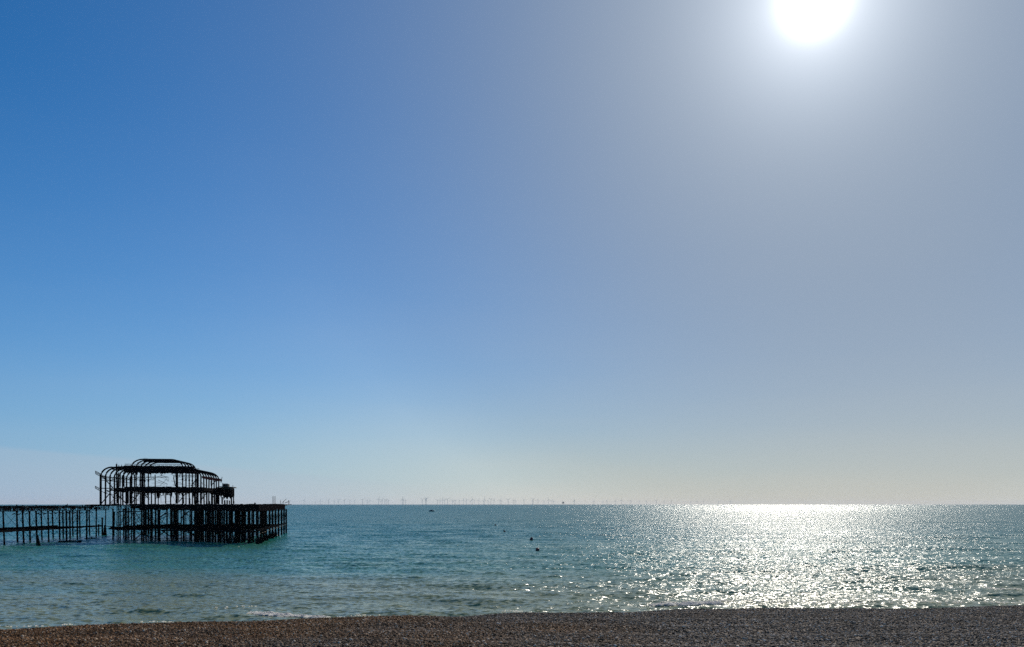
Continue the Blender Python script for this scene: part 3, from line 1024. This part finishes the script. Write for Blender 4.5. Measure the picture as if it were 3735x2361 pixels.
# rubble along the deck edge and remains of railings
for k in range(60):
    s = R.uniform(.1, 1)
    p = (E0.lerp(Q0, s) if R.random() < .6 else Q0.lerp(Q1, s)) + Vector((0, .6, 9.0))
    MB().box(p, R.uniform(.3, 1.2), .4, R.uniform(.1, .28), R.uniform(0, 3)).build('rubble', M_WOOD, PV)
p = edge_pt(Q0, Q1, 951)
MB().sweep([at(929, 1839, 196), at(931, 1834.5, 196)], .55, n=6, taper=[.8, 1]).build('bollard', M_IRON, PV)
for x in (1343, 1365, 1390, 1415):
    px, py = r4(x, 212)
    e = edge_pt(Q0, Q1, px)
    rod(PV, Vector((e.x, e.y, 8.9)), at(px, py, e.y), .1, 'flag_rod')
for x0, y0, x1, y1, w in [(1545, 400, 1545, 315, .13), (1575, 390, 1692, 275, .12), (1625, 400, 1618, 335, .1), (1660, 375, 1760, 330, .08), (1745, 410, 1745, 310, .14),
                          (1770, 400, 1768, 325, .09), (1650, 378, 1715, 372, .12), (1790, 330, 1808, 315, .07), (1700, 360, 1748, 355, .06)]:
    e = edge_pt(Q0, Q1, r4(x0, y0)[0])
    Yd = min(e.y, 256)
    beam(PV, at(*r4(x0, y0), Yd), at(*r4(x1, y1), Yd), w, w, 'broken_railing')
beam(PV, at(*r4(1160, 418), 232), at(*r4(1430, 405), 240), .3, .14, 'loose_plank', M_RUST)
beam(PV, at(*r4(1350, 425), 232), at(*r4(1428, 468), 232), .09, .09, 'loose_plank', M_RUST)
beam(PV, at(*r4(1640, 432), 252), at(*r4(1812, 416), 258), .5, .14, 'loose_plank', M_WOOD)

# ---- piles of the pier head
MB.T = 0.76
front = [(427, .3), (433, .34), (439, .3), (457, .36), (463, .36), (470, .3), (487, .4), (492, .34), (517, .55), (524, .5), (533, .45), (549, .34), (555, .4), (566, .3),
         (578, .6), (582, .6), (609, .5), (627, .6), (634, .5), (641, .4), (650, .3), (661, .36), (672, .34), (678, .3), (693, .4), (700, .3), (711, .6), (717, .65), (724, .6),
         (733, .5), (742, .45), (750, .5), (759, .55), (766, .45), (775, .5), (785, .45), (797, .5), (806, .4), (818, .5), (829, .45)]
FEET = []
for px, w in front:
    e = edge_pt(E0, Q0, px + R.uniform(-1, 1))
    q = e + U * R.uniform(.2, 1.5)
    q = edge_pt(q - V * 8, q + V * 8, px)
    FEET.append(q)
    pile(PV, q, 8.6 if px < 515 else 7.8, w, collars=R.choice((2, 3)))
for px, py, sw in [(838, 1984.6, 1.0), (858.5, 1982, .95)]:
    q = water_at(px, py)
    FEET.append(q)
    pile(PV, q, 7.7, .55, sleeve=(sw, 1.3))
right = [(869, 0), (874, 0), (882, 0), (892, 0), (908, 0), (924, 0)]
for px, _ in right:
    e = edge_pt(P(-22, 20, 0), P(-24, 42, 0), px)
    FEET.append(e)
    pile(PV, e, 7.6, .55 if px != 908 else .95)
edge = [(939.5, 1.0), (951, .9), (961, 0), (971, 1.05), (983.6, .85), (994, .95), (1005, .9), (1016, 0), (1027, 0), (1036, 0), (1044, 0)]
EF = []
for px, sw in edge:
    e = edge_pt(Q0, Q1, px)
    EF.append(e)
    pile(PV, e, 7.5, .62 if px < 975 else .7, sleeve=(sw, 1.25) if sw else None)
# inner rows
OPEN = [(586, 606), (652, 659), (702, 708), (683, 690), (496, 513)]
for u in np.arange(-22, 37, 5.2):
    for v in np.arange(3, 41, 4.8):
        p = P(u + R.uniform(-.4, .4), v + R.uniform(-.4, .4), 0)
        if not inside(p):
            continue
        px = PX0 + F * p.x / p.y
        if any(a - 2 < px < b + 2 for a, b in OPEN):
            continue
        FEET.append(p)
        pile(PV, p, 7.9, R.uniform(.38, .55), collars=2)
# beams between the piles, low and high
def ebeam(a, b, s0, s1, z, w, h):
    p, q = a.lerp(b, s0), a.lerp(b, s1)
    beam(PV, Vector((p.x, p.y, z)), Vector((q.x, q.y, z + R.uniform(-.1, .1))), w, h, 'lower_beam', M_WOOD)


for k in range(8):
    s0 = .12 + k * .11
    ebeam(E0, Q0, s0, s0 + .11, 2.75 + .1 * (k > 3), .3, .4 if k < 3 else .6)
ebeam(E0, Q0, .5, .9, 3.5, .25, .3)
for k in range(6):
    ebeam(Q0, Q1, k / 6, (k + 1) / 6, 3.1, .35, .85 if k < 4 else .5)
    rod(PV, Vector((*Q0.lerp(Q1, k / 6).xy, 2.2 + k * .08)), Vector((*Q0.lerp(Q1, (k + 1) / 6).xy, 2.28 + k * .08)), .14, 'tie_rod', M_PALE)
for u in np.arange(-16, 37, 12.0):
    sp = strip_span(u)
    if sp:
        beam(PV, P(u, sp[0] + 1, 2.9), P(u, sp[1] - .5, 2.9), .35, .5, 'lower_beam', M_WOOD)
for v in (12, 28):
    beam(PV, P(-8 if v < 20 else -18, v, 3.3), P(36, v, 3.3), .3, .45, 'lower_beam', M_WOOD)
# crossing rods on the right edge, all leaning the same way, and on the front
for a, b in zip(EF[:-1], EF[1:]):
    for z0, z1 in ((3.6, 7.3), (.6, 2.6), (4.9, 7.4), (3.5, 5.4)):
        rod(PV, Vector((a.x, a.y, z0)), Vector((b.x, b.y, z1)), .13)
    rod(PV, Vector((a.x, a.y, 7.2)), Vector((b.x, b.y, 3.6)), .1)
for p in FEET:
    near = sorted((q for q in FEET if q is not p), key=lambda q: (q - p).length)[1:7]
    for q in R.sample(near, 2):
        if not 2 < (q - p).length < 10:
            continue
        z0, z1 = R.choice(((3.4, 7.2), (.5, 2.6), (7.2, 3.4), (2.6, .5)))
        rod(PV, Vector((p.x, p.y, z0)), Vector((q.x, q.y, z1)), R.uniform(.08, .16))
for x0, y0, x1, y1, w in [(650, 845, 770, 730, .3), (650, 880, 775, 830, .18), (1170, 640, 1420, 810, .3), (1170, 760, 1310, 640, .3), (1160, 390, 1290, 300, .35), (1600, 410, 1770, 260, .35),
                          (1690, 640, 1880, 760, .35), (1610, 610, 1700, 640, .25), (800, 350, 960, 450, .25), (660, 510, 770, 580, .14), (660, 360, 760, 310, .12), (870, 660, 970, 600, .25)]:
    beam(PV, hit(*r5(x0, y0), 'u', -14), hit(*r5(x1, y1), 'u', -14), w, w, 'diagonal_brace')
for x0, y0, x1, y1 in [(545, 1390, 720, 1270), (640, 1330, 760, 1250), (720, 1370, 800, 1230), (780, 1250, 870, 1350), (830, 1290, 780, 1360), (700, 1290, 830, 1380)]:
    p, q = at(*r4(x0, y0), 192), at(*r4(x1, y1), 194)
    beam(PV, p, q, .22, .22, 'fallen_strut')

MB.T = 1.0
# ------------------------------------------------------------------ loose wreckage in the water
def loose(name, label, cat, build, mat=M_PILE, group=None):
    return tag(build.build(name, mat), label, cat, group)


f = water_at(414, 1957, HL)
b_ = MB().sweep([f + Vector((0, 0, -2)), f + Vector((.25, 0, 6.9))], .42, n=8)
b_.sweep([f + Vector((0, 0, -.4)), f + Vector((0, 0, .35))], .8, n=8)
b_.sweep([f + Vector((.1, 0, 3.2)), f + Vector((.12, 0, 3.6))], .6, n=8)
loose('broken_pile', 'lone upright iron pile standing in the gap between walkway and pavilion', 'broken pile', b_)
f = water_at(381, 1958, HL) + Vector((0, -1.2, 0))
tp = at(373, 1888, f.y)
loose('broken_pile', 'snapped pile leaning left against the end of the walkway', 'broken pile',
      MB().sweep([f + (f - tp).normalized() * 1.5, tp], .5, n=8, taper=[1.1, .9]).sweep([tp - Vector((0, 0, .3)), tp], .62, n=8))
f = water_at(143, 1994, HL)
tp = at(135, 1952, f.y)
loose('broken_pile', 'thick broken stump slanting in the water below the walkway', 'broken pile',
      MB().sweep([f + (f - tp).normalized() * 1.5, tp], .62, n=8, taper=[1.15, .75]).sweep([f + Vector((-.9, .6, -.5)), tp + Vector((-.2, .3, -.2))], .25, n=6))
for x0, y0, x1, y1, w, lab in [(1225, 920, 1560, 895, .5, 'long waterlogged beam floating low below the walkway piles'),
                               (1600, 930, 1680, 890, .6, 'short tilted block of wreckage poking out of the water'),
                               (1770, 855, 1975, 850, .35, 'thin beam lying on the water at the walkway end piles')]:
    p = water_at(x0 / 5.733, 1820 + y0 / 5.733, HL)
    q = water_at(x1 / 5.733, 1820 + y1 / 5.733, HL)
    q = Vector(((x1 / 5.733 - PX0) / F * p.y, p.y + .5, 0.0))
    up = Vector((0, 0, .12 if w < .6 else .25))
    loose('wreck_beam', lab, 'wreckage', MB().sweep([p, q + up], w, w * .8).sweep([p.lerp(q, .6), p.lerp(q, .6) + Vector((.2, 0, .45))], .2), M_WOOD, 'wreckage in the water')

# ------------------------------------------------------------------ buoys
M_BUOY = noisy('faded_red_plastic', (0.10, 0.012, 0.02), (0.16, 0.025, 0.03), 2.5, 0.5, 0.4)
M_BUOYD = noisy('dark_buoy_plastic', (0.02, 0.012, 0.016), (0.05, 0.02, 0.025), 2.5, 0.6, 0.3)
BG = 'mooring buoys off the beach'


def lathe(prof, n=16):
    return [(r, z) for r, z in prof]


def buoy(px, py, hz, w, h, label, mat, shape, tilt=(0, 0)):
    p = water_at(px, py, hz)
    p.z = float(sea_z(np.array([p.x]), np.array([p.y]), np.array([.3]))[0])
    e = empty('buoy', p, label, 'buoy', BG)
    n = 16
    prof = {'drum': [(.0, -.5), (.44, -.5), (.5, -.42), (.5, .0), (.5, .62), (.46, .8), (.38, .88), (.0, .9)],
            'bucket': [(0, -.5), (.46, -.5), (.5, -.3), (.5, .2), (.42, .7), (.33, .9), (.27, .96), (0, .97)],
            'cone': [(0, -.5), (.42, -.5), (.5, -.2), (.48, .1), (.3, .6), (.16, .95), (.1, 1.0), (0, 1.0)],
            'disc': [(0, -.6), (.4, -.6), (.5, -.3), (.5, .3), (.42, .7), (.3, .85), (0, .9)]}[shape]
    rotm = Matrix.Rotation(tilt[0], 3, 'Y') @ Matrix.Rotation(tilt[1], 3, 'X')
    vs_, fs = [], []
    for r, z in prof:
        for j in range(n):
            a = 2 * math.pi * j / n
            vs_.append(p + rotm @ Vector((r * w * math.cos(a), r * w * math.sin(a), z * h)))
    for i in range(len(prof) - 1):
        for j in range(n):
            fs.append((i * n + j, i * n + (j + 1) % n, (i + 1) * n + (j + 1) % n, (i + 1) * n + j))
    MB().add(vs_, fs).build('body', mat, e, True)
    c = p + rotm @ Vector((0, 0, h * .9))
    ring = [c + rotm @ Vector((w * .13 * math.cos(a), 0, w * .1 + w * .13 * math.sin(a))) for a in np.linspace(0, 2 * math.pi, 13)]
    MB().sweep(ring, w * .05, n=5).build('mooring_ring', M_IRON, e, True)
    band = [p + rotm @ Vector((w * .515 * math.cos(a), w * .515 * math.sin(a), h * .12)) for a in np.linspace(0, 2 * math.pi, 17)]
    MB().sweep(band, w * .05, h * .1).build('band', M_BUOYD, e, True)


buoy(1960.5, 2009, HZ, .72, .56, 'squat dark red drum buoy, nearest the beach of the four', M_BUOY, 'drum', (.05, .1))
buoy(1937.5, 1970.5, HZ, .8, .84, 'tall dark red tapered buoy just behind the drum shaped one', M_BUOY, 'bucket', (.16, 0))
buoy(1840.5, 1941.5, HZ, .78, .74, 'small near black cone buoy tilted over to the left', M_BUOYD, 'cone', (-.3, 0))
buoy(1807, 1917.5, HZ, .78, .44, 'tiny flat black buoy lying low, farthest out of the four', M_BUOYD, 'disc', (0, 0))

# ------------------------------------------------------------------ small boat
M_HULL = noisy('navy_hull_paint', (0.01, 0.02, 0.035), (0.02, 0.03, 0.045), 1.0, 0.4, 0.5)
M_CABIN = noisy('grey_cabin_paint', (0.10, 0.13, 0.14), (0.16, 0.19, 0.2), 1.0, 0.5, 0.5)
M_GLASS = material('boat_glass', (0.02, 0.03, 0.035), 0.1, 0.5)
bp = water_at(1574, 1864, 1838)
bt = empty('motor_boat', bp, 'small dark motor boat with low cabin far out on the sea', 'boat')
hullv, hullf = [], []
for x, hw, zt, zb in [(-3.5, .05, 1.15, .3), (-2.6, .75, 1.05, -.1), (-1, 1.15, .95, -.3), (1.5, 1.2, .9, -.3), (3.2, 1.1, .95, -.25)]:
    for sx, z in ((-hw, zt), (-hw * .8, zb), (hw * .8, zb), (hw, zt)):
        hullv.append(bp + Vector((x, sx, z)))
for i in range(4):
    for j in range(4):
        a, b = i * 4 + j, i * 4 + (j + 1) % 4
        hullf.append((a, b, b + 4, a + 4))
hullf += [(0, 3, 2, 1), (16, 17, 18, 19)]
MB().add(hullv, hullf).build('hull', M_HULL, bt)
cb = MB()
cv = [bp + Vector(q) for q in [(-2.1, -.85, .95), (1.3, -.85, .9), (1.3, .85, .9), (-2.1, .85, .95), (-1.2, -.7, 1.95), (.9, -.7, 2.0), (.9, .7, 2.0), (-1.2, .7, 1.95)]]
cb.add(cv, [(0, 1, 5, 4), (1, 2, 6, 5), (2, 3, 7, 6), (3, 0, 4, 7), (4, 5, 6, 7)])
cab = cb.build('cabin', M_CABIN, bt)
for x0 in (-1.0, .05):
    MB().box(bp + Vector((x0 + .35, -.81, 1.5)), .8, .04, .42).build('window', M_GLASS, cab)
MB().box(bp + Vector((1.9, 0, 1.35)), .6, 1.2, 1.0).box(bp + Vector((2.2, 0, 2.0)), .22, .3, .5).build('wheelhouse_locker', M_HULL, bt)
MB().sweep([bp + Vector((3.1, 0, .9)), bp + Vector((4.0, 0, .1))], .5, .35).build('outboard_motor', M_HULL, bt)
MB().sweep([bp + Vector((.2, 0, 2.0)), bp + Vector((.3, 0, 3.0))], .08).build('mast', M_CABIN, bt)

# ------------------------------------------------------------------ wind farm
M_TURB = noisy('turbine_paint', (0.62, 0.63, 0.63), (0.68, 0.68, 0.67), 0.05, 0.5, 0.4)
TL = []
for X, hy in [(195, 175), (318, 205), (363, 200), (435, 178), (553, 178), (637, 185), (697, 170), (786, 175), (868, 180), (932, 185), (1053, 168), (1122, 175), (1160, 178),
              (1288, 152), (1337, 165), (1380, 168), (1400, 178), (1430, 178), (1637, 160), (1650, 168), (1680, 175), (1928, 172), (1974, 155), (1985, 152), (2153, 175),
              (2185, 175), (2222, 165), (2257, 168), (2296, 158), (2372, 182), (2400, 182)]:
    TL.append((1060 + X / 4.013, (235 - hy) / 4.013))
for X, hy in [(45, 178), (85, 175), (142, 170), (203, 162), (248, 158), (300, 178), (330, 150), (360, 172), (428, 165), (497, 178), (507, 155), (563, 172), (604, 152), (648, 162),
              (738, 160), (755, 175), (856, 155), (935, 178), (957, 162), (1090, 158), (1220, 150), (1214, 174), (1292, 160), (1380, 175), (1447, 155), (1498, 172), (1526, 180),
              (1828, 165), (1815, 180), (2110, 178), (2243, 188)]:
    TL.append((1640 + X / 4.013, (226 - hy) / 4.013))
for X, hy in [(55, 178), (182, 180), (267, 170), (403, 178), (530, 180), (632, 185), (778, 178), (890, 183), (995, 185), (1278, 195), (1372, 185), (1470, 190), (1690, 190), (1862, 185)]:
    TL.append((2200 + X / 4.013, (233 - hy) / 4.013))
TL.sort()
ONES = ['', 'first', 'second', 'third', 'fourth', 'fifth', 'sixth', 'seventh', 'eighth', 'ninth', 'tenth', 'eleventh', 'twelfth', 'thirteenth', 'fourteenth', 'fifteenth',
        'sixteenth', 'seventeenth', 'eighteenth', 'nineteenth']
TENS = {2: ('twenty', 'twentieth'), 3: ('thirty', 'thirtieth'), 4: ('forty', 'fortieth'), 5: ('fifty', 'fiftieth'), 6: ('sixty', 'sixtieth'), 7: ('seventy', 'seventieth')}


def ordinal(n):
    if n < 20:
        return ONES[n]
    a, b = divmod(n, 10)
    return TENS[a][1] if b == 0 else TENS[a][0] + ' ' + ONES[b]


HUB = 84.0
tower_me = MB().sweep([(0, 0, -5), (0, 0, 12), (0, 0, HUB - 2)], 4.0, n=10, taper=[1.0, .95, .6])
nac_me = MB().box((0, 1, HUB), 4.6, 12, 4.6)
blade_me = MB()
bp_ = [Vector((0, -6, HUB)) + Vector((0, 0, r)) for r in (0, 6, 16, 34, 56)]
blade_me.sweep(bp_, 2.8, 1.0, up=(0, 1, 0), taper=[.6, .9, 1.0, .6, .18])


def mesh_of(mb, name):
    me = bpy.data.meshes.new(name)
    me.from_pydata(mb.v, [], mb.f)
    me.materials.append(M_TURB)
    return me


tw, nc, bl = mesh_of(tower_me, 'tower'), mesh_of(nac_me, 'nacelle'), mesh_of(blade_me, 'blade')
boat_px = 1574
nl = len(TL)
for i, (px, hpx) in enumerate(TL):
    D = HUB * F / (hpx + 1.2)
    D = min(D, 30000)
    if i == 0:
        lab = 'leftmost wind turbine on the horizon, nearest the pier'
    elif i == nl - 1:
        lab = 'rightmost very faint wind turbine, on the horizon in the sun glare'
    else:
        size = 'tall' if hpx > 17 else ('small faint' if hpx < 12.6 else 'pale')
        side = i + 1
        lab = f'{size} wind turbine on the horizon, {ordinal(side)} from the pier'
    e = bpy.data.objects.new('wind_turbine', None)
    e.location = ((px - PX0) / F * D, D, 0)
    COL.objects.link(e)
    tag(e, lab, 'wind turbine', 'offshore wind turbines along the horizon')
    rz = R.gauss(.3, .25)
    e.rotation_euler = (0, 0, rz)
    ph = R.uniform(0, 2.09)
    for nm, me in (('tower', tw), ('nacelle', nc)):
        o = bpy.data.objects.new(nm, me)
        COL.objects.link(o)
        o.parent = e
    for k in range(3):
        o = bpy.data.objects.new('blade', bl)
        COL.objects.link(o)
        o.parent = e
        a = ph + k * 2 * math.pi / 3
        m4 = Matrix.Translation((0, 0, HUB)) @ Matrix.Rotation(a, 4, 'Y') @ Matrix.Translation((0, 0, -HUB))
        o.matrix_local = m4
# offshore substation
M_SUB = noisy('substation_grey', (0.2, 0.21, 0.22), (0.3, 0.3, 0.31), 0.05, 0.6, 0.4)
D = 15000.0
sp0 = Vector(((2054 - PX0) / F * D, D, 0))
sb = empty('offshore_substation', sp0, 'small blocky grey platform on legs among the far wind turbines', 'platform')
for x in (-14, 14):
    for y in (-10, 10):
        MB().sweep([sp0 + Vector((x, y, -5)), sp0 + Vector((x * .8, y, 26))], 3.5, n=6).build('leg', M_SUB, sb)
MB().box(sp0 + Vector((0, 0, 35)), 42, 28, 18).build('topside', M_SUB, sb)
MB().box(sp0 + Vector((4, 0, 49)), 18, 16, 10).build('deck_house', M_SUB, sb)
MB().sweep([sp0 + Vector((-8, 0, 44)), sp0 + Vector((-6, 0, 82))], 2.5, n=6).build('mast', M_SUB, sb)

# ------------------------------------------------------------------ foam
M_FOAM = noisy('foam', (0.88, 0.87, 0.84), (0.96, 0.95, 0.92), 3, 0.8, 0.2)
t = M_FOAM.node_tree
tb = N(t, 'ShaderNodeBsdfTranslucent')
tb.inputs['Color'].default_value = (0.96, 0.94, 0.9, 1)
mx = N(t, 'ShaderNodeMixShader')
mx.inputs[0].default_value = 0.8
t.links.new(t.nodes['Principled BSDF'].outputs[0], mx.inputs[1])
t.links.new(tb.outputs[0], mx.inputs[2])
t.links.new(mx.outputs[0], t.nodes['Material Output'].inputs['Surface'])
fm = MB()


def fleck(x, y, s):
    z = float(sea_z(np.array([x]), np.array([y]), np.array([max(.16, y * y / 52000)]))[0]) + .03
    # a low froth lump, longer along the wave than across it, with a rounded top
    n = 7
    a0 = R.uniform(0, 6)
    h = s * R.uniform(.5, .95)
    base, top = [], []
    for j in range(n):
        ca, sa = math.cos(a0 + 6.283 * j / n), math.sin(a0 + 6.283 * j / n)
        rx, ry = s * 1.9 * R.uniform(.5, 1.3), s * .6 * R.uniform(.6, 1.2)
        base.append(Vector((x + rx * ca, y + ry * sa, z - .03)))
        top.append(Vector((x + .6 * rx * ca, y + .55 * ry * sa, z + h * R.uniform(.5, .9))))
    fm.add(base + top + [Vector((x, y, z + h))],
           [(j, (j + 1) % n, n + (j + 1) % n, n + j) for j in range(n)] + [(n + j, n + (j + 1) % n, 2 * n) for j in range(n)])


def foam_line(x0, y0, x1, y1, n, spread, smin, smax, hz=HZ):
    a, b = water_at(x0, y0, hz), water_at(x1, y1, hz)
    for k in range(n):
        s = R.random()
        # broken into strands along the line
        strand = math.sin(s * 19 + x0) + .6 * math.sin(s * 47 + 2 * x0)
        if R.random() > .5 + .45 * strand:
            continue
        p = a.lerp(b, s)
        row = R.choice((-1, 0, 1)) * spread + .5 * spread * math.sin(s * 31 + x0)
        fleck(p.x + R.gauss(0, .2), p.y + row + R.gauss(0, .08), R.uniform(smin, smax) * .8)


foam_line(915, 2238, 1030, 2247, 420, .2, .06, .2)
foam_line(950, 2246, 1170, 2254, 1500, .45, .06, .24)
foam_line(780, 2224, 925, 2217, 34, .3, .03, .1)
foam_line(510, 2276, 640, 2270, 26, .2, .03, .08)
foam_line(0, 2288, 330, 2281, 40, .15, .03, .07)
foam_line(1170, 2252, 1400, 2244, 36, .2, .03, .08)
foam_line(2760, 2208, 3735, 2204, 260, .3, .04, .13)
foam_line(2380, 2212, 2640, 2208, 1500, .5, .06, .24)
foam_line(2420, 2204, 2740, 2200, 200, .5, .04, .14)
foam_line(3600, 2148, 3740, 2152, 120, .3, .04, .13)
foam_line(1830, 2240, 1930, 2236, 40, .3, .03, .09)
foam_line(1010, 1952, 1018, 1955, 16, .5, .1, .25)
foam_line(960, 1974, 965, 1974, 14, .4, .1, .2)
foam_line(868, 1992, 874, 1992, 5, .2, .08, .14)
foam_line(990, 1962, 998, 1962, 10, .4, .1, .2)
fo = fm.build('sea_foam', M_FOAM)
tag(fo, 'white flecks of foam on the small waves at the water edge', 'foam', kind='stuff')

# ------------------------------------------------------------------ a stick on the shingle
M_STICK = noisy('bleached_wood', (0.45, 0.40, 0.33), (0.6, 0.55, 0.46), 8, 0.8, 0.3)
d = 0.0
for Yd in np.arange(26, 45, .02):
    q = at(1819, 2284, Yd)
    if q.z < float(beach_z(np.array([q.x]), np.array([q.y]))[0]):
        break
zb = float(beach_z(np.array([q.x]), np.array([q.y]))[0])
c_ = Vector((q.x, q.y, zb + .07))
sk = MB().sweep([c_ + Vector((-.09, .12, .035)), c_ + Vector((0, 0, .03)), c_ + Vector((.09, -.08, .0))], .05, n=6, taper=[.8, 1, .7])
sk.sweep([c_ + Vector((.02, 0, .03)), c_ + Vector((.07, .05, .07))], .025, n=5, taper=[1, .6])
tag(sk.build('driftwood_stick', M_STICK), 'pale bleached stick lying alone on the brown pebbles', 'driftwood')

# ------------------------------------------------------------------ sea haze
hzm = bpy.data.materials.new('haze_air')
hzm.use_nodes = True
t = hzm.node_tree
t.nodes.clear()
ho = N(t, 'ShaderNodeOutputMaterial')
hv = N(t, 'ShaderNodeVolumePrincipled')
hv.inputs['Color'].default_value = (0.93, 0.95, 1.0, 1)
hv.inputs['Density'].default_value = 1.0e-5
hv.inputs['Anisotropy'].default_value = 0.3
t.links.new(hv.outputs[0], ho.inputs['Volume'])
hz = MB().box((0, 22900, 75), 280000, 46200, 170).build('haze', hzm)
tag(hz, kind='stuff')
